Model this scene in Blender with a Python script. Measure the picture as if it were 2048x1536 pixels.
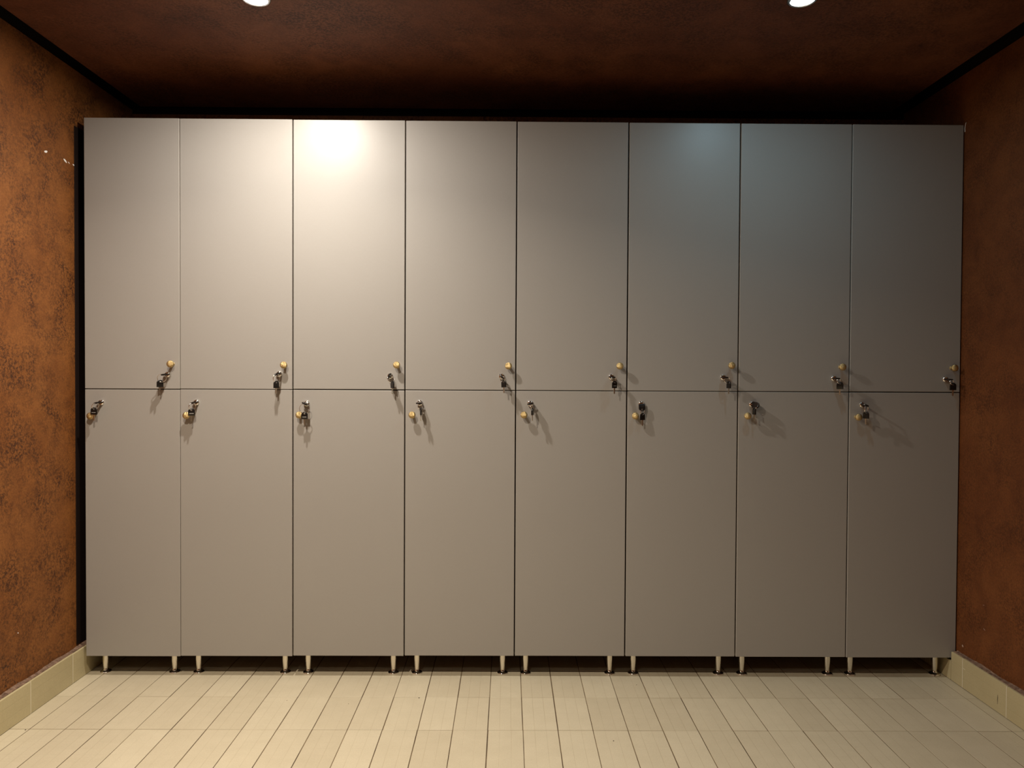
import bpy, bmesh, math, random
from mathutils import Vector, Matrix
random.seed(7)
for o in list(bpy.data.objects): bpy.data.objects.remove(o)
SC = bpy.context.scene
COL = SC.collection
PI = math.pi

# ------------------------------------------------------------------ camera
FPX = 1420.0
CAM = Vector((0.0, -2.79596, 1.21356)); YAW, PIT, ROL = .00556, .01669, .00542
cy, sy, cp, sp, cr, sr = math.cos(YAW), math.sin(YAW), math.cos(PIT), math.sin(PIT), math.cos(ROL), math.sin(ROL)
FWD = Vector((sy*cp, cy*cp, -sp)); RG0 = Vector((cy, -sy, 0)); UP0 = RG0.cross(FWD)
RGT = cr*RG0 + sr*UP0; UPV = -sr*RG0 + cr*UP0
cd = bpy.data.cameras.new('camera'); co = bpy.data.objects.new('camera', cd); COL.objects.link(co)
cd.sensor_fit = 'HORIZONTAL'; cd.sensor_width = 36.0; cd.lens = 36.0*FPX/2048; cd.clip_start = .05
M = Matrix((RGT, UPV, -FWD)).transposed().to_4x4(); M.translation = CAM
co.matrix_world = M
SC.camera = co

# ------------------------------------------------------------------ world, exposure
w = bpy.data.worlds.new('world'); SC.world = w; w.use_nodes = True
w.node_tree.nodes['Background'].inputs[0].default_value = (1.0, .75, .5, 1)
w.node_tree.nodes['Background'].inputs[1].default_value = 0.0
vs = SC.view_settings
vs.view_transform = 'Standard'; vs.look = 'None'; vs.gamma = 1.0; vs.exposure = 0.0; vs.use_curve_mapping = False

# the ceiling downlights: x, y, power, colour, diffuser glow, seen in the photo
WARM = (1.0, .855, .665); COOL = (.50, .84, 1.0)
ZC = 2.385
LAMPS = [(-.800, -.540, 22.5, (1.0, .915, .795), 380.0, 'lit warm recessed ceiling downlight above the third locker, glaring cream white'),
         (.915, -.560, 2.7, COOL, 40.0, 'lit cool white recessed ceiling downlight on the right, with a thin rim'),
         (-.790, -1.50, 37.0, (1.0, .865, .69), 60.0, 'lit warm recessed ceiling downlight in the middle of the left row'),
         (.905, -1.50, 0.2, COOL, 1.0, 'unlit looking recessed ceiling downlight in the middle of the right row'),
         (-.790, -2.60, 7.0, WARM, 20.0, 'dim warm recessed ceiling downlight at the near end of the left row'),
         (.905, -2.60, 0.9, WARM, 3.0, 'faint recessed ceiling downlight at the near end of the right row')]

# ------------------------------------------------------------------ helpers
def un(x, y, axis, val):
    """point of the place that the photograph shows at pixel x, y, on the plane axis = val"""
    d = RGT*((x-1024)/FPX) + UPV*((768-y)/FPX) + FWD
    t = (val - CAM[axis])/d[axis]
    return CAM + d*t

def mat(name, color=(.5,.5,.5), rough=.5, metal=0.0, spec=.5, emit=None, estr=0):
    m = bpy.data.materials.new(name); m.use_nodes = True
    b = m.node_tree.nodes['Principled BSDF']
    b.inputs['Base Color'].default_value = (*color, 1); b.inputs['Roughness'].default_value = rough
    b.inputs['Metallic'].default_value = metal; b.inputs['Specular IOR Level'].default_value = spec
    if emit:
        b.inputs['Emission Color'].default_value = (*emit, 1); b.inputs['Emission Strength'].default_value = estr
    return m

class NT:
    def __init__(s, m): s.t = m.node_tree; s.b = s.t.nodes['Principled BSDF']
    def n(s, typ, **kw):
        x = s.t.nodes.new(typ)
        for k, v in kw.items(): setattr(x, k, v)
        return x
    def l(s, a, b): s.t.links.new(a, b)
    def noise(s, vec, scale, detail=4, rough=.55, dist=0):
        x = s.n('ShaderNodeTexNoise'); x.inputs['Scale'].default_value = scale; x.inputs['Detail'].default_value = detail
        x.inputs['Roughness'].default_value = rough; x.inputs['Distortion'].default_value = dist
        s.l(vec, x.inputs['Vector']); return x.outputs['Fac']
    def ramp(s, fac, stops):
        x = s.n('ShaderNodeValToRGB'); e = x.color_ramp.elements
        while len(e) < len(stops): e.new(.5)
        for k, (p, c) in enumerate(stops):
            e[k].position = p; e[k].color = (*c, 1) if len(c) == 3 else c
        s.l(fac, x.inputs['Fac']); return x.outputs['Color']
    def mix(s, fac, a, b, mode='MIX'):
        x = s.n('ShaderNodeMix', data_type='RGBA', blend_type=mode)
        for sock, v in ((x.inputs[0], fac), (x.inputs[6], a), (x.inputs[7], b)):
            if hasattr(v, 'links'): s.l(v, sock)
            elif isinstance(v, (int, float)): sock.default_value = v
            else: sock.default_value = (*v, 1)
        return x.outputs[2]
    def math(s, op, a, b=0.0, c=0.0):
        x = s.n('ShaderNodeMath', operation=op)
        for i, v in enumerate((a, b, c)):
            if hasattr(v, 'links'): s.l(v, x.inputs[i])
            else: x.inputs[i].default_value = v
        return x.outputs[0]
    def bump(s, h, strength=.3, dist=.002):
        x = s.n('ShaderNodeBump'); x.inputs['Strength'].default_value = strength; x.inputs['Distance'].default_value = dist
        s.l(h, x.inputs['Height']); s.l(x.outputs['Normal'], s.b.inputs['Normal'])

def grey(a, b): return (a,)*3, (b,)*3

def obj(name, bm, m, parent=None, smooth=False, auto=None):
    me = bpy.data.meshes.new(name); bm.to_mesh(me); bm.free()
    if smooth or auto:
        me.polygons.foreach_set('use_smooth', [True]*len(me.polygons))
        if auto: me.set_sharp_from_angle(angle=math.radians(auto))
    o = bpy.data.objects.new(name, me)
    for mm in (m if isinstance(m, (list, tuple)) else [m]): me.materials.append(mm)
    COL.objects.link(o)
    if parent: o.parent = parent
    return o

def tag(o, label=None, cat=None, group=None, kind=None):
    for k, v in (('label', label), ('category', cat), ('group', group), ('kind', kind)):
        if v: o[k] = v
    return o

def empty(name, loc, label, cat, group=None):
    o = bpy.data.objects.new(name, None); COL.objects.link(o); o.location = loc; o.empty_display_size = .05
    return tag(o, label, cat, group)

def box(bm, lo, hi, bevel=0.0, seg=2):
    r = bmesh.ops.create_cube(bm, size=1.0)['verts']
    for v in r:
        v.co = Vector([lo[i] if v.co[i] < 0 else hi[i] for i in range(3)])
    if bevel:
        es = list({e for v in r for e in v.link_edges})
        bmesh.ops.bevel(bm, geom=es, offset=bevel, segments=seg, profile=.5, affect='EDGES')
    return r

def bx(lo, hi, bevel=0.0, seg=2):
    bm = bmesh.new(); box(bm, lo, hi, bevel, seg); return bm

def lathe(bm, prof, n=32, T=Matrix.Identity(4)):
    """profile of (radius, height), turned about local z; T places it"""
    rings = []
    for r, h in prof:
        if r < 1e-6: rings.append([bm.verts.new(T @ Vector((0, 0, h)))])
        else: rings.append([bm.verts.new(T @ Vector((r*math.cos(2*PI*k/n), r*math.sin(2*PI*k/n), h))) for k in range(n)])
    for a, b in zip(rings, rings[1:]):
        for k in range(n):
            q = (k+1) % n
            if len(a) == 1 and len(b) == 1: continue
            if len(a) == 1: bm.faces.new((a[0], b[k], b[q]))
            elif len(b) == 1: bm.faces.new((a[k], b[0], a[q]))
            else: bm.faces.new((a[k], b[k], b[q], a[q]))
    return rings

def torus(bm, c, u, v, R, r, n=40, m=8):
    nrm = u.cross(v).normalized(); vs_ = []
    for i in range(n):
        a = 2*PI*i/n; d = u*math.cos(a) + v*math.sin(a)
        vs_.append([bm.verts.new(c + d*(R + r*math.cos(2*PI*j/m)) + nrm*(r*math.sin(2*PI*j/m))) for j in range(m)])
    for i in range(n):
        for j in range(m):
            bm.faces.new((vs_[i][j], vs_[(i+1) % n][j], vs_[(i+1) % n][(j+1) % m], vs_[i][(j+1) % m]))

# ------------------------------------------------------------------ materials
def plaster(name, hi, mid, lo, strokes=1.0, rough=.5):
    m = mat(name, mid, rough, spec=.35); N = NT(m)
    tc = N.n('ShaderNodeTexCoord').outputs['Object']
    mp = N.n('ShaderNodeMapping'); mp.inputs['Scale'].default_value = (1, 1, strokes); N.l(tc, mp.inputs['Vector']); v = mp.outputs[0]
    big = N.ramp(N.noise(v, 1.7, 3, .5, .4), [(.36, mid), (.62, hi)])
    patch = N.noise(v, 7.0, 7, .62, .3)
    fl = N.noise(v, 115.0, 8, .75, .15)
    mask = N.math('MULTIPLY', N.ramp(patch, [(.40, (.15,)*3), (.60, (1,1,1))]), N.ramp(fl, [(.45, (0,0,0)), (.56, (1,)*3)]))
    col = N.mix(mask, big, lo)
    fine = N.noise(v, 190.0, 4, .7, .3)
    col = N.mix(.55, col, N.ramp(fine, [(.3, (.30,)*3), (.62, (1.0,)*3)]), 'MULTIPLY')
    soft = N.noise(v, 11.0, 5, .6, .6)
    col = N.mix(.6, col, N.ramp(soft, [(.3, (.55, .47, .42)), (.6, (1, 1, 1))]), 'MULTIPLY')
    N.l(col, N.b.inputs['Base Color'])
    rg = N.n('ShaderNodeMapRange'); N.l(fl, rg.inputs[0]); rg.inputs[3].default_value = rough-.1; rg.inputs[4].default_value = rough+.2
    N.l(rg.outputs[0], N.b.inputs['Roughness'])
    h = N.math('ADD', fl, N.math('MULTIPLY', fine, .5))
    N.bump(h, .35, .003)
    return m
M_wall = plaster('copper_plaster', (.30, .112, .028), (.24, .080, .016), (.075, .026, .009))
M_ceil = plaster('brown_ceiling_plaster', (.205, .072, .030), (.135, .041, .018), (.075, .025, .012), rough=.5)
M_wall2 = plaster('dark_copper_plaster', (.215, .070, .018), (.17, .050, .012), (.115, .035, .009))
M_shadow = mat('painted_shadow', (.009, .004, .003), .7, spec=.2)  # near black, for the painted locker shadow on the left wall
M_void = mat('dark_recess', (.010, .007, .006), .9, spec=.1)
M_mortar = mat('rough_mortar', (.20, .12, .08), .9)
N = NT(M_mortar); tc = N.n('ShaderNodeTexCoord').outputs['Object']
f = N.noise(tc, 60, 5, .7); N.l(N.ramp(f, [(.35, (.10, .055, .035)), (.65, (.30, .19, .13))]), N.b.inputs['Base Color']); N.bump(f, .6, .004)

def laminate(name, c, rough):
    m = mat(name, c, rough, spec=.42); N = NT(m)
    tc = N.n('ShaderNodeTexCoord').outputs['Object']
    mp = N.n('ShaderNodeMapping'); mp.inputs['Scale'].default_value = (1, 1, .12); N.l(tc, mp.inputs['Vector'])
    a = N.noise(mp.outputs[0], 900, 3, .6); b = N.noise(tc, 2.2, 3, .5)
    col = N.mix(.10, c, N.ramp(a, [(.3, (.55,)*3), (.7, (1.0,)*3)]), 'MULTIPLY')
    col = N.mix(.10, col, N.ramp(b, [(.35, (.8, .78, .75)), (.65, (1, 1, 1))]), 'MULTIPLY')
    N.l(col, N.b.inputs['Base Color'])
    N.bump(N.noise(tc, 700, 3, .6), .12, .0004)
    return m
M_door = laminate('taupe_laminate', (.34, .320, .298), .40)
M_carc = laminate('shaded_carcass', (.050, .034, .024), .6)  # darkened to put shade into the door gaps and under the lockers
M_edge = mat('lit_edge_band', (.50, .465, .42), .35)  # paler than the doors: light caught by the bevels, put into the colour

def tile_mat(name, light, dark, groove=.17, AX=0, AO=0.0):
    m = mat(name, light, .45, spec=.4); N = NT(m)
    tc = N.n('ShaderNodeTexCoord').outputs['Object']; oi = N.n('ShaderNodeObjectInfo').outputs['Random']
    sx = N.n('ShaderNodeSeparateXYZ'); N.l(tc, sx.inputs[0])
    def lines(axis, pitch, wid, off):
        t = N.math('ADD', N.math('MULTIPLY', sx.outputs[axis], 1.0/pitch), off)
        d = N.math('ABSOLUTE', N.math('SUBTRACT', N.math('FRACT', t), .5))      # 0 at the line
        return N.math('SUBTRACT', 1.0, N.math('MINIMUM', N.math('DIVIDE', d, wid/pitch), 1.0))
    lx = lines(AX, .0390, .0013, .0+1.0 + AO); ly = lines(1 - AX%2 if AX != 2 else 1, .0390, .0012, .5+1.0)
    ln = N.math('MAXIMUM', lx, N.math('MULTIPLY', ly, .12 if AX == 2 else .40))
    worn = N.noise(tc, 9.0, 3, .6)
    ga = N.n('ShaderNodeVectorMath', operation='ADD'); N.l(N.n('ShaderNodeNewGeometry').outputs['Position'], ga.inputs[0])
    pos = ga.outputs[0]
    wn = N.ramp(N.noise(pos, 2.3, 3, .6), [(.38, (.05,)*3), (.62, (1,)*3)])
    gm = N.math('MULTIPLY', N.math('MULTIPLY', ln, wn), groove*2.6)
    base = N.mix(oi, light, dark)
    cloud = N.noise(pos, 14, 5, .65)
    base = N.mix(.22, base, N.ramp(cloud, [(.3, (.72, .70, .66)), (.65, (1, 1, 1))]), 'MULTIPLY')
    speck = N.noise(pos, 260, 3, .7)
    base = N.mix(.25, base, N.ramp(speck, [(.35, (.70, .68, .64)), (.6, (1, 1, 1))]), 'MULTIPLY')
    col = N.mix(gm, base, (.30, .22, .12))
    N.l(col, N.b.inputs['Base Color'])
    N.bump(N.math('SUBTRACT', N.math('MULTIPLY', speck, .25), ln), .22, .0012)
    return m
M_tile = tile_mat('cream_floor_tile', (.62, .55, .405), (.56, .49, .355))
M_skirt = tile_mat('cream_skirting_tile', (.56, .48, .285), (.52, .445, .265), .12, 2)
M_grout = mat('brown_grout', (.10, .06, .03), .9)
N = NT(M_grout); tc = N.n('ShaderNodeTexCoord').outputs['Object']
N.l(N.ramp(N.noise(tc, 5.0, 4, .6), [(.38, (.06, .035, .018)), (.68, (.22, .16, .09))]), N.b.inputs['Base Color'])
M_grout_pale = mat('pale_grout', (.72, .66, .52), .8)
M_brass = mat('brushed_brass', (.74, .55, .26), .33, 1.0)
N = NT(M_brass); tc = N.n('ShaderNodeTexCoord').outputs['Object']
sx = N.n('ShaderNodeSeparateXYZ'); N.l(tc, sx.inputs[0])
def wave(a, p): return N.math('ABSOLUTE', N.math('SINE', N.math('MULTIPLY', a, PI/p)))
u_ = N.math('ADD', sx.outputs[0], sx.outputs[2]); v_ = N.math('SUBTRACT', sx.outputs[0], sx.outputs[2])
hh = N.math('MULTIPLY', wave(u_, .0042), wave(v_, .0042))
N.l(N.ramp(hh, [(.0, (.34, .22, .08)), (.35, (.76, .58, .29))]), N.b.inputs['Base Color']); N.bump(hh, .7, .0012)
M_chrome = mat('chrome', (.86, .84, .82), .08, 1.0)
M_nickel = mat('satin_nickel', (.80, .76, .68), .24, 1.0)
M_keym = mat('key_metal', (.62, .55, .44), .30, 1.0)
M_black = mat('black_key_plastic', (.010, .008, .007), .28, spec=.35)
M_print = mat('grey_print', (.30, .29, .28), .5)
M_chip = mat('white_paint_chip', (.85, .83, .80), .7)
M_dark = mat('dark_chip', (.03, .018, .01), .9)
M_rim = mat('lamp_rim', (.55, .54, .52), .25, 1.0)
M_can = mat('lamp_can', (.03, .03, .03), .5)

# ------------------------------------------------------------------ setting
XL, XR, YB, YN = -1.701, 1.790, .430, -4.2      # wall faces
SKL, SKR, SKH = -1.675, 1.765, .115              # faces of the skirting
ZT = 2.56
def struct(name, bm, m, parent=None, **k):
    o = obj(name, bm, m, parent, **k)
    if not parent: o['kind'] = 'structure'
    return o
wl = struct('wall_left', bx((XL-.12, YN-.12, -.05), (XL, YB+.12, ZC+.002)), M_wall)
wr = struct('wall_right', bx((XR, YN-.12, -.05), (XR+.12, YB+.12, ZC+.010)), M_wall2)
wb = struct('wall_back', bx((XL, YB, -.05), (XR, YB+.12, 2.366)), M_wall)
wn = struct('wall_front', bx((XL, YN-.12, -.05), (XR, YN, ZC-.004)), M_wall)
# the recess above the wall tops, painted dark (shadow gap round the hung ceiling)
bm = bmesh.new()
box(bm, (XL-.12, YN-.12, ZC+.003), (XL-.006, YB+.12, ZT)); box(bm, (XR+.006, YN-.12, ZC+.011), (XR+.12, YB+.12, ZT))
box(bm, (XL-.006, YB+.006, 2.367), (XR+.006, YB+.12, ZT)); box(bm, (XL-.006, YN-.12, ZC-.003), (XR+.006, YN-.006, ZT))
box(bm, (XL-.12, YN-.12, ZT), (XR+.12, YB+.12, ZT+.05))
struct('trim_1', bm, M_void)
# added near-black strip that paints the left locker's shadow onto the wall
struct('shadow_strip', bx((XL, .002, SKH+.012), (XL+.003, YB-.002, 2.166), .0005, 1), M_shadow)
# ceiling board hung inside the gap, with holes for the lamps
CX0, CX1, CY0, CY1 = -1.640, 1.705, YN+.06, .388
HR = .038
bm = bmesh.new()
xs = [CX0]; 
hx = [-.795, .910]; hy = [-2.60, -1.50, -.55]
S = .10
for h in hx: xs += [h-S, h+S]
xs.append(CX1)
ys = [CY0]
for h in hy: ys += [h-S, h+S]
ys.append(CY1)
vc = {}
def gv(x, y, z=ZC):
    k = (round(x, 5), round(y, 5), round(z, 5))
    if k not in vc: vc[k] = bm.verts.new((x, y, z))
    return vc[k]
for i in range(len(xs)-1):
    for j in range(len(ys)-1):
        x0, x1, y0, y1 = xs[i], xs[i+1], ys[j], ys[j+1]
        if i % 2 == 1 and j % 2 == 1:
            cx, cyy = (x0+x1)/2, (y0+y1)/2; n = 32; out = []; inn = []
            lx_, ly_ = min(((l[0], l[1]) for l in LAMPS), key=lambda q: abs(q[0]-cx)+abs(q[1]-cyy))
            for k in range(n):
                a = 2*PI*(k+.5*0)/n; c_, s_ = math.cos(a), math.sin(a); q = S/max(abs(c_), abs(s_))
                out.append(gv(cx+c_*q, cyy+s_*q)); inn.append(gv(lx_+c_*HR, ly_+s_*HR))
            for k in range(n):
                q = (k+1) % n; bm.faces.new((out[k], out[q], inn[q], inn[k]))
        else: bm.faces.new((gv(x0, y0), gv(x1, y0), gv(x1, y1), gv(x0, y1)))
r = bmesh.ops.extrude_face_region(bm, geom=bm.faces[:])
for v in [g for g in r['geom'] if isinstance(g, bmesh.types.BMVert)]: v.co.z += .018
bmesh.ops.recalc_face_normals(bm, faces=bm.faces[:])
struct('ceiling', bm, M_ceil)

# floor: grout bed, tiles as parts
fl = struct('floor', bx((XL-.12, YN-.12, -.05), (XR+.12, YB+.12, -.0016)), M_grout)
TW, TL = .119, .2421
TX0, TY0 = -.0621, -.1667                 # a joint line in x, a joint line in y
gx, gy = .0026, .0019
bmT = bx((-TW/2+gx/2, -TL/2+gy/2, -.007), (TW/2-gx/2, TL/2-gy/2, 0), .0007, 1)
tile0 = None
ncol0 = math.floor((SKL-TX0)/TW); ncol1 = math.ceil((SKR-TX0)/TW)
cnt = 0
meT = {}
def tile_mesh(wx0, wx1, wy0, wy1):
    k = tuple(round(q, 4) for q in (wx0, wx1, wy0, wy1))
    if k not in meT:
        bm = bx((wx0, wy0, -.007), (wx1, wy1, 0), .0007, 1)
        me = bpy.data.meshes.new('tile'); bm.to_mesh(me); bm.free(); me.materials.append(M_tile); meT[k] = me
    return meT[k]
restb = bmesh.new()
for row in range(2, -18, -1):                # row 0 is the first full one before the joint TY0
    y1 = TY0 + row*TL; y0 = y1 - TL; cyy = (y0+y1)/2
    if y0 > YB: continue
    for c in range(ncol0, ncol1+1):
        x0 = TX0 + c*TW; cx = x0 + TW/2
        a0 = max(-TW/2+gx/2, SKL-.002-cx); a1 = min(TW/2-gx/2, SKR+.002-cx)
        b0 = max(-TL/2+gy/2, YN-cyy); b1 = min(TL/2-gy/2, YB-.001-cyy)
        if a1-a0 < .004 or b1-b0 < .004: continue
        jx, jy, jr, jz = random.uniform(-.0005, .0005), random.uniform(-.0006, .0006), random.uniform(-.0015, .0015), random.uniform(-.0004, 0)
        if cnt < 290 and row > -7:
            o = bpy.data.objects.new('tile', tile_mesh(a0, a1, b0, b1)); COL.objects.link(o); o.parent = fl
            o.location = (cx+jx, cyy+jy, jz); o.rotation_euler.z = jr; cnt += 1
        else: box(restb, (cx+a0, cyy+b0, -.007), (cx+a1, cyy+b1, jz))
tag(obj('tile_field', restb, M_tile, fl), kind='stuff')

# skirting: tiles on edge, pale grout between, rough mortar on top
def skirt(side, name, face, wall, joint):
    s = 1 if side == 'r' else -1
    lo, hi = (face, wall) if side == 'r' else (wall, face)
    mid0, mid1 = (lo+.008, hi+.0) if side == 'r' else (lo-.0, hi-.008)
    bm = bmesh.new()
    if side == 'r':
        box(bm, (mid0, YN, 0), (mid1, -.004, SKH-.004)); box(bm, (mid0, -.004, 0), (mid1, YB, .074))
    else: box(bm, (mid0, YN, 0), (mid1, YB, SKH-.004))
    # pale grout strips in the joints, a hair behind the tile faces
    root = struct(name, bm, M_mortar)
    y = joint
    while y < YB: y += TL
    y -= TL
    ks = []
    yy = y + TL
    while yy > YN:
        y1 = min(yy, YB); y0 = max(yy-TL, YN)
        ks.append((y0, y1)); yy -= TL
    gb = bmesh.new(); n = 0
    far = bmesh.new()
    for y0, y1 in ks:
        spans = [(y0, y1)]
        if side == 'r' and y0 < -.004 < y1: spans = [(y0, -.004), (-.004, y1)]
        for a, b in spans:
            if b-a < .006: continue
            top = SKH if (side == 'l' or b <= -.0039) else .078
            fx0, fx1 = (face, face+.0085) if side == 'r' else (face-.0085, face)
            bmx = bx((fx0, a+.0012, .001), (fx1, b-.0012, top+random.uniform(-.0012, .0008)), .0009, 1)
            o = obj('tile', bmx, M_skirt, root); n += 1
            cc = Vector(((fx0+fx1)/2, (a+b)/2, .058))
            # own origin, so the relief lines run along and up each tile
            for v in o.data.vertices: v.co -= cc
            o.location = cc
        top = SKH if (side == 'l' or y0 < -.004) else .074
        gx0 = face+.0006 if side == 'r' else face-.0046
        box(gb, (gx0, y0-.0016, .001), (gx0+.004, y0+.0016, top-.001))
    obj('grout', gb, M_grout_pale, root)
    # uneven mortar lip lying on the tiles against the wall
    mb = bmesh.new(); n = 260 if side == 'l' else 220
    yA, yZ = (YN, YB) if side == 'l' else (YN, -.006)
    prev = None
    for k in range(n+1):
        t = k/n; yv = yA + (yZ-yA)*(t**.6)
        e = face + s*(.0060 + .004*abs(math.sin(yv*41)+.7*math.sin(yv*97+1)+.5*math.sin(yv*233))*.6 + random.uniform(0, .0022))
        h = SKH + .0012 + random.uniform(0, .0012); hw = SKH + .001 + .002*math.sin(yv*31) + random.uniform(0, .002)
        q = [mb.verts.new((e, yv, SKH-.003)), mb.verts.new((e+s*.001, yv, h)), mb.verts.new((wall-s*.004, yv, hw)), mb.verts.new((wall-s*.0002, yv, hw+.003)), mb.verts.new((wall-s*.0002, yv, SKH-.003))]
        if prev:
            for a in range(4): mb.faces.new((prev[a], prev[a+1], q[a+1], q[a]))
        prev = q
    bmesh.ops.recalc_face_normals(mb, faces=mb.faces[:])
    obj('mortar_lip', mb, M_mortar, root)
    return root
sl = skirt('l', 'baseboard_left', SKL, XL, -.062)
sr_ = skirt('r', 'baseboard_right', SKR, XR, -.075)

# chips and marks
def chip(name, parent, p, nrm, a, b, ang, m=M_chip, th=.0012):
    """small irregular flake on a wall whose face looks along nrm"""
    bm = bmesh.new(); u = Vector((0, 1, 0)); v = Vector((0, 0, 1)); n = 9; L = []; T = []
    for k in range(n):
        t = 2*PI*k/n; r = random.uniform(.7, 1.15); x = a*r*math.cos(t); y = b*r*math.sin(t)
        d = u*(x*math.cos(ang)-y*math.sin(ang)) + v*(x*math.sin(ang)+y*math.cos(ang))
        L.append(bm.verts.new(p + d)); T.append(bm.verts.new(p + d*.7 + nrm*th))
    for k in range(n): bm.faces.new((L[k], L[(k+1) % n], T[(k+1) % n], T[k]))
    bm.faces.new(T); bmesh.ops.recalc_face_normals(bm, faces=bm.faces[:])
    return obj(name, bm, m, parent)
nl, nr = Vector((1, 0, 0)), Vector((-1, 0, 0))
for px, py, a, b, g in ((91.5, 303, .0105, .0045, .2), (131, 322, .013, .0040, -.45), (137.5, 325.5, .006, .002, -.4), (147, 330, .006, .0025, -.5), (36, 1266, .002, .002, 0)):
    chip('paint_chip', wl, un(px, py, 0, XL), nl, a, b, g)
M_chip2 = mat('dull_plaster_chip', (.38, .26, .20), .8)
for px, py, a, b, g in ((1925.3, 1292, .005, .005, .9), (1967.6, 1210.5, .005, .0012, -.2), (1968.8, 1259, .006, .0010, .5)):
    chip('paint_chip', wr, un(px, py, 0, XR), nr, a, b, g, M_chip2)
p0 = un(1995.2, 1398.7, 0, SKR); chip('gouge', sr_, p0, nr, .0018, .0185, .03, M_dark, .0003)
p0 = un(1927.5, 1337.5, 0, SKR); chip('gouge', sr_, p0, nr, .010, .0012, .1, M_grout_pale, .0004)
# thin pale cord end on the right wall beside the locker top
bm = bmesh.new(); pa, pb = un(1932.2, 245, 0, XR-.002), un(1930.4, 263.5, 0, XR-.002)
prev = None
for k in range(9):
    t = k/8; c = pa.lerp(pb, t) + Vector((0, .004*math.sin(t*3), 0))
    q = [bm.verts.new(c + Vector((0, .0014*math.cos(j*PI/3), .0014*math.sin(j*PI/3))) + Vector((.0014*math.sin(j*PI/3), 0, 0))) for j in range(6)]
    if prev:
        for j in range(6): bm.faces.new((prev[j], q[j], q[(j+1) % 6], prev[(j+1) % 6]))
    prev = q
obj('wire_end', bm, M_chip, wr)
# crumbs on the floor
for px, py, r in ((1227, 1482, .0020), (838, 1396, .0022), (697, 1408, .0016), (574, 1401, .0015), (51, 1460, .002), (1273, 1370, .0015)):
    bm = bmesh.new(); bmesh.ops.create_icosphere(bm, subdivisions=1, radius=r)
    for v in bm.verts: v.co = Vector((v.co.x*random.uniform(.7, 1.3), v.co.y*random.uniform(.7, 1.3), v.co.z*.5))
    c = un(px, py, 2, 0); o = obj('crumb', bm, M_dark, fl); o.location = (c.x, c.y, r*.4)

# ------------------------------------------------------------------ downlights
def emit_mat(name, c, s):
    return mat(name, (0, 0, 0), .5, emit=c, estr=s)
for k, (x, y, P, c, g, lab) in enumerate(LAMPS):
    root = empty('ceiling_downlight', (x, y, ZC), lab, 'lamp', 'recessed ceiling downlights')
    bm = bmesh.new()
    lathe(bm, [(.0365, .012), (.0365, -.001), (.037, -.0055), (.0405, -.0065), (.0455, -.0035), (.047, -.0002)], 48)
    obj('rim', bm, M_rim, root, smooth=True)
    bm = bmesh.new(); lathe(bm, [(.0365, .011), (.0365, .075), (0, .075)], 32)
    obj('can', bm, M_can, root)
    ec = tuple(min(1, q**.35) for q in c)
    bm = bmesh.new(); lathe(bm, [(0, -.0105), (.012, -.0098), (.021, -.0075), (.028, -.0035), (.0325, .002), (.034, .010), (0, .010)], 40)
    obj('bulb', bm, emit_mat('lamp_glow', ec, g), root, smooth=True)
    ld = bpy.data.lights.new('downlight_light', 'AREA'); ld.shape = 'DISK'; ld.size = .05; ld.energy = P; ld.color = c; ld.spread = math.radians(148 if k == 2 else 178)
    lo = bpy.data.objects.new('downlight_light', ld); COL.objects.link(lo); lo.parent = root; lo.location = (0, 0, -.0125)

# ------------------------------------------------------------------ lockers
SE = [-1.6608, -1.2888, -.8462, -.4061, .0304, .4691, .9075, 1.3475, 1.7850]
ZTOP = [2.1978, 2.1976, 2.1961, 2.1954, 2.1947, 2.194, 2.1934, 2.1936, 2.1939]
ZMID = [1.1383, 1.1393, 1.1407, 1.141, 1.1414, 1.1417, 1.1421, 1.1424, 1.1427]
ZBOT = [.0822, .0836, .0858, .0882, .0893, .0893, .0888, .0876, .0866]
GAP = [0, .0032, .0050, .0050, .0050, .0058, .0055, .0052, 0]
HG = [.0036, .0030, .0042, .0034, .0032, .0030, .0032, .0038]
LEGS = [(212, 350), (398, 571), (617, 787), (834, 1005), (1051, 1219), (1266, 1436), (1483, 1654), (1699, 1869)]
KNOB_T = [(340, 728), (567, 730), (793, 730), (1017, 732), (1240, 732), (1464, 731), (1686, 734), (1910, 736)]
KNOB_B = [(180, 832), (372, 831), (598, 830), (824, 830), (1048, 830), (1271, 832), (1496, 832), (1718, 834.5)]
LOCK_T = [(334, 749), (557.5, 748), (780, 752), (1003.5, 753), (1223, 754), (1447, 755), (1668.5, 757), (1892, 759)]
LOCK_B = [(201, 805), (391.5, 805), (613, 807), (839.5, 806), (1060.5, 807), (1283, 808), (1504, 809), (1725.5, 810)]
LBL = ['taupe locker at the left end of the row, narrowest, beside the bright copper wall',
       'taupe locker second from the left, right of the narrow one',
       'taupe locker third from the left, with the glaring white highlight on its upper door',
       'taupe locker fourth from the left, just right of the brightest one',
       'taupe locker fifth from the left, just right of the middle of the row',
       'taupe locker sixth from the left, cool bluish sheen on the right of its upper door',
       'dim taupe locker second from the right end, bluish sheen along its left top',
       'darkest taupe locker at the right end of the row, against the dark red wall']
def knob_mesh():
    bm = bmesh.new()
    # turned about the axis that leaves the door (-y)
    T = Matrix.Rotation(PI/2, 4, 'X')
    lathe(bm, [(.0075, 0), (.0078, .0015), (.0055, .003), (.0048, .013), (.0070, .0165), (.0118, .0185), (.0138, .0215), (.0136, .0245), (.0112, .0275), (.0065, .0292), (0, .0297)], 32, T)
    bmesh.ops.recalc_face_normals(bm, faces=bm.faces[:]); return bm
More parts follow.
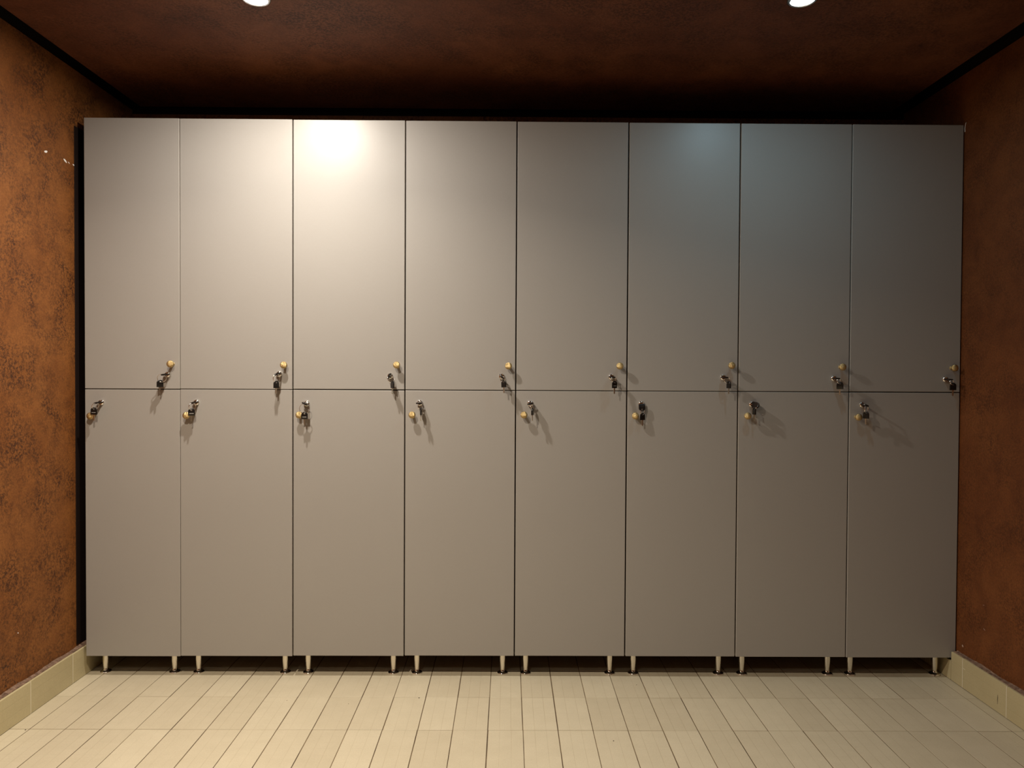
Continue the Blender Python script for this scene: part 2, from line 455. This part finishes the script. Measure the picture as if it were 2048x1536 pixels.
def lock_mesh():
    bm = bmesh.new(); T = Matrix.Rotation(PI/2, 4, 'X')
    lathe(bm, [(.0120, 0), (.0120, .0012), (.0116, .0035), (.0100, .0062), (.0078, .0074), (.0070, .0070), (.0068, .0055), (0, .0055)], 32, T)
    bmesh.ops.recalc_face_normals(bm, faces=bm.faces[:])
    return bm
def leg_parts(root, x, y, zt):
    bm = bmesh.new()
    lathe(bm, [(0, zt), (.0125, zt), (.0125, zt-.012), (.0127, zt-.028), (.0122, zt-.042), (.0108, zt-.056), (.0092, .019), (.0088, .015), (0, .015)], 28)
    for v in bm.verts: pass
    bmesh.ops.recalc_face_normals(bm, faces=bm.faces[:])
    l = obj('leg', bm, M_nickel, root, auto=35); l.location = (x, y, 0)
    bm = bmesh.new()
    lathe(bm, [(0, .0152), (.0095, .0152), (.0100, .0125), (.0125, .0095), (.0180, .0062), (.0208, .0042), (.0212, .0022), (.0205, 0.0), (0, 0.0)], 36)
    bmesh.ops.recalc_face_normals(bm, faces=bm.faces[:])
    obj('foot', bm, M_chrome, l, auto=50)
TH, DEP = .018, .385
k_me = None; l_me = None
lock_pos = {}
for i in range(8):
    x0 = SE[i] + GAP[i]/2; x1 = SE[i+1] - GAP[i+1]/2
    zt, zm, zb = (ZTOP[i]+ZTOP[i+1])/2, (ZMID[i]+ZMID[i+1])/2, (ZBOT[i]+ZBOT[i+1])/2
    cx = (x0+x1)/2
    root = empty('locker', (cx, 0, 0), LBL[i], 'locker', 'tall two door lockers standing in one row')
    # carcass: sides, top, bottom, middle shelf, back
    bm = bmesh.new(); a, b = SE[i]-cx+(.0001 if i else .0010), SE[i+1]-cx-.0001; ca = TH+.0015; t = .016
    if i == 7: b = 1.760 - cx
    box(bm, (a, ca, zb+.001), (a+t, DEP, zt-.001)); box(bm, (b-t, ca, zb+.001), (b, DEP, zt-.001))
    for z0 in (zb+.001, zm-t/2, zt-.001-t): box(bm, (a+t, ca, z0), (b-t, DEP-.004, z0+t))
    box(bm, (a+t, DEP-.004, zb+.001), (b-t, DEP, zt-.001))
    obj('carcass', bm, M_carc, root)
    for top in (1, 0):
        z0, z1 = (zm+HG[i]/2, zt) if top else (zb, zm-HG[i]/2)
        # origin at the hinge-side middle of the door
        bm = bmesh.new(); box(bm, (x0-cx, 0, z0), (x1-cx, TH, z1), .0013, 2)
        if not top or i not in (0,): pass
        d = obj('door', bm, [M_door, M_edge], root)
        me = d.data
        for p in me.polygons:
            n = p.normal
            if n.y > -.9 and n.y < .9: p.material_index = 1
        tilt = [(.0006, 0, 0, -.0004, .0003, 0, .0005, -.0003), (0, -.0004, .0003, 0, 0, .0004, -.0003, .0002)][1-top][i]
        kp = un(*(KNOB_T if top else KNOB_B)[i], 1, -.0235); lp = un(*(LOCK_T if top else LOCK_B)[i], 1, -.006)
        bmk = knob_mesh(); o = obj('knob', bmk, M_brass, d, smooth=True); o.location = (kp.x-cx, 0, kp.z); o['label'] = 'brass knob with a cross-hatched face'
        o = obj('lock', lock_mesh(), M_chrome, d, auto=40); o.location = (lp.x-cx, 0, lp.z)
        lock_pos[(top, i)] = Vector((lp.x, -.0055, lp.z))
    for x in LEGS[i]:
        X = un(x, 1318, 1, .05).x
        leg_parts(root, X-cx, .050, zb+.001); leg_parts(root, X-cx, DEP-.05, zb+.001)

# ------------------------------------------------------------------ keys
HW, HL, HT, HZ, HRAD = .0246, .028, .0052, .0215, .0032
def head_mesh():
    """arched plastic key head, local x width, y thickness, z length, pivot at z=0, hole near the round end"""
    bm = bmesh.new(); n = 36; R = HW/2
    def edge(a):
        d = Vector((math.cos(a), math.sin(a))); best = None
        zc = HL - R*.92
        # march outwards to the outline
        t = .001
        while t < .04:
            x, z = d.x*t, HZ + d.y*t
            ins = abs(x) <= R and z >= 0 and (z <= zc or (x/R)**2 + ((z-zc)/(R*.92))**2 <= 1)
            if not ins: break
            t += .0001
        return d.x*t, HZ + d.y*t
    lay = []
    for yy, sc in ((-HT/2, .93), (-HT/2+.0008, 1.0), (HT/2-.0008, 1.0), (HT/2, .93)):
        out = []
        for k in range(n):
            x, z = edge(2*PI*k/n); out.append(bm.verts.new((x*sc, yy, (z-HL/2)*sc+HL/2)))
        lay.append(out)
    inn = [[bm.verts.new((HRAD*1.1*math.cos(2*PI*k/n), yy, HZ + HRAD*math.sin(2*PI*k/n))) for k in range(n)] for yy in (-HT/2, HT/2)]
    for k in range(n):
        q = (k+1) % n
        for a, b in zip(lay, lay[1:]): bm.faces.new((a[k], a[q], b[q], b[k]))
        bm.faces.new((lay[0][k], inn[0][k], inn[0][q], lay[0][q]))
        bm.faces.new((lay[3][k], lay[3][q], inn[1][q], inn[1][k]))
        bm.faces.new((inn[0][k], inn[1][k], inn[1][q], inn[0][q]))
    bmesh.ops.recalc_face_normals(bm, faces=bm.faces[:])
    me = bpy.data.meshes.new('key_head'); bm.to_mesh(me); bm.free(); me.materials.append(M_black)
    me.polygons.foreach_set('use_smooth', [True]*len(me.polygons)); me.set_sharp_from_angle(angle=math.radians(40))
    return me
HEAD = head_mesh()
def blade_mesh(L, notch=True):
    bm = bmesh.new(); w = .0033
    if notch:
        zs = [0, -.003, -.0045, -.006, -.0075, -.009, -.0105, -.012, -.0135, -.015, -.0165, -.018, -.0205, -L]
        rt = [w, w, w*.55, w*.8, w*.35, w*.7, w*.5, w*.85, w*.4, w*.65, w*.45, w*.75, w*.6, 0]
    else: zs = [0, -L]; rt = [w, w]
    for yy in (-.0011, .0011):
        pass
    prev = None
    for z, r in zip(zs, rt):
        q = [bm.verts.new((-w if z > -L+.0001 or not notch else -w*.5, -.0011, z)), bm.verts.new((r, -.0011, z)), bm.verts.new((r, .0011, z)), bm.verts.new((-w if z > -L+.0001 or not notch else -w*.5, .0011, z))]
        if prev:
            for j in range(4): bm.faces.new((prev[j], prev[(j+1) % 4], q[(j+1) % 4], q[j]))
        else: bm.faces.new(q)
        prev = q
    bm.faces.new(prev); bmesh.ops.recalc_face_normals(bm, faces=bm.faces[:])
    me = bpy.data.meshes.new('key'); bm.to_mesh(me); bm.free(); me.materials.append(M_keym); return me
BLADE, STUB = blade_mesh(.0225), blade_mesh(.006, False)
bm = bx((-.0078, -HT/2-.0003, .0072), (.0078, -HT/2+.0002, .0094)); MARK = bpy.data.meshes.new('mark'); bm.to_mesh(MARK); bm.free(); MARK.materials.append(M_print)

def frame(o, x, y, z):
    m = Matrix((x, y, z)).transposed().to_4x4(); m.translation = o; return m
def link(name, me, parent, mx):
    o = bpy.data.objects.new(name, me); COL.objects.link(o); o.parent = parent; o.matrix_local = mx; return o

def keys(pos, roll, hc, yaw, tilt=0, lab='', d=None, wv=None, mark=False, spin=0, back=-.036):
    """pos: lock face; roll: turn of the inserted head; hc: pixel of the hanging head's centre; yaw: turn of the hanging key"""
    root = empty('key_set', pos, lab, 'keys', 'pairs of black headed keys hanging in the locker locks')
    a = math.radians(roll)
    z = Vector(d).normalized() if d else Vector((0, -1, 0))
    x = Vector(wv) if wv else Vector((math.cos(a), 0, math.sin(a)))
    y = z.cross(x).normalized(); x = y.cross(z).normalized()
    st = Vector((0, -.0062, 0))
    xs_ = Vector((math.cos(a), 0, math.sin(a))); zs_ = Vector((0, -1, 0))
    k1 = link('key', STUB, root, frame(st, xs_, zs_.cross(xs_), zs_))
    h1 = link('key_head', HEAD, k1, frame(st, xs_, zs_.cross(xs_), zs_).inverted() @ frame(st, x, y, z))
    P0 = st + z*HZ
    # hanging key
    ye = pos.y + (P0.y + 0) 
    ya = math.radians(yaw); ti = math.radians(tilt)
    C = un(hc[0], hc[1], 1, pos.y + P0.y) - pos
    hx_ = Vector((math.cos(ya), math.sin(ya), 0)); hz_ = Vector((math.sin(ti)*math.cos(ya), math.sin(ti)*math.sin(ya), math.cos(ti))).normalized()
    hy_ = hz_.cross(hx_).normalized(); hx_ = hy_.cross(hz_).normalized()
    base = C - hz_*(HL/2)
    F = frame(base, hx_, hy_, hz_)
    k2 = link('key', BLADE, root, F)
    link('key_head', HEAD, k2, Matrix.Identity(4))
    if mark: link('mark', MARK, k2, Matrix.Identity(4))
    P1 = base + hz_*HZ
    # split ring through both holes
    dv = (P1-P0); L = dv.length; R = max(L/2, .0088)
    u = dv.normalized(); n_ = Vector((math.cos(math.radians(spin)), math.sin(math.radians(spin)), 0)); v = (n_ - u*n_.dot(u)).normalized()
    off = math.sqrt(max(0, R*R - (L/2)**2))
    bm = bmesh.new(); cc = (P0+P1)/2 + v*off
    torus(bm, cc, u, v, R, .00085); torus(bm, cc + u.cross(v)*.0013, u, v, R, .00085)
    obj('ring', bm, M_chrome, root, smooth=True)
    return root
def yw(wpx): # apparent width in px -> turn
    best = 0
    for t in range(0, 91):
        if 12.6*math.cos(math.radians(t)) + 2.6*math.sin(math.radians(t)) >= wpx: best = t
    return best
KT = [dict(roll=10, hc=(320, 767), yaw=yw(10), lab='keys in the upper lock of the narrow locker at the left end', spin=20),
      dict(roll=22, hc=(552.5, 769), yaw=yw(8.8), lab='keys in the upper lock of the second locker from the left, half turned', spin=60),
      dict(roll=62, hc=(785, 769), yaw=-yw(9.2), tilt=2, lab='keys in the upper lock of the third locker, below the glaring highlight', spin=50),
      dict(roll=-50, hc=(1007.5, 767.5), yaw=-yw(10.5), tilt=-4, lab='keys in the upper lock of the fourth locker from the left, hanging slightly slanted', spin=-40),
      dict(roll=-12, hc=(1229, 769), yaw=yw(11.8), mark=True, lab='keys in the upper lock of the fifth locker from the left, head facing out', spin=40),
      dict(roll=-2, hc=(1457.5, 769.5), yaw=-yw(6.3), lab='keys in the upper lock of the sixth locker from the left, hanging key narrow', spin=10),
      dict(roll=0, hc=(1680, 771), yaw=-yw(12.2), lab='keys in the upper lock of the second locker from the right, broad head', spin=30),
      dict(roll=-3, hc=(1906, 773), yaw=0, lab='keys in the upper lock of the darkest locker at the right end', spin=25)]
KB = [dict(roll=12, hc=(188, 822), yaw=0, mark=True, lab='keys in the lower lock of the narrow leftmost locker, head overlapping its brass knob', spin=60),
      dict(roll=18, hc=(383, 824), yaw=yw(12.4), mark=True, lab='keys in the lower lock of the second locker from the left, beside its knob', spin=60),
      dict(roll=-24, hc=(609, 831), yaw=4, mark=True, lab='keys in the lower lock of the third locker from the left, ring facing out', spin=5),
      dict(roll=0, hc=(841.5, 823), yaw=-yw(5.3), lab='keys in the lower lock of the fourth locker from the left, seen edge on', spin=60),
      dict(roll=14, hc=(1065, 823), yaw=yw(5.8), lab='keys in the lower lock of the fifth locker from the left, hanging key thin', spin=70),
      dict(roll=0, hc=(1285, 833), yaw=yw(11.8), lab='keys in the lower lock of the sixth locker, two black heads one above the other', d=(.04, -.10, -1), wv=(1, 0, 0), spin=20),
      dict(roll=90, hc=(1508.5, 822), yaw=-yw(3.6), lab='keys in the lower lock of the second locker from the right, one head folded over', d=(.62, -.55, -.12), wv=(.15, 0, 1), spin=75),
      dict(roll=-22, hc=(1732, 830), yaw=-yw(8.2), lab='keys in the lower lock of the darkest locker at the right end', spin=40)]
for i in range(8):
    keys(lock_pos[(1, i)], **KT[i])
    keys(lock_pos[(0, i)], **KB[i])
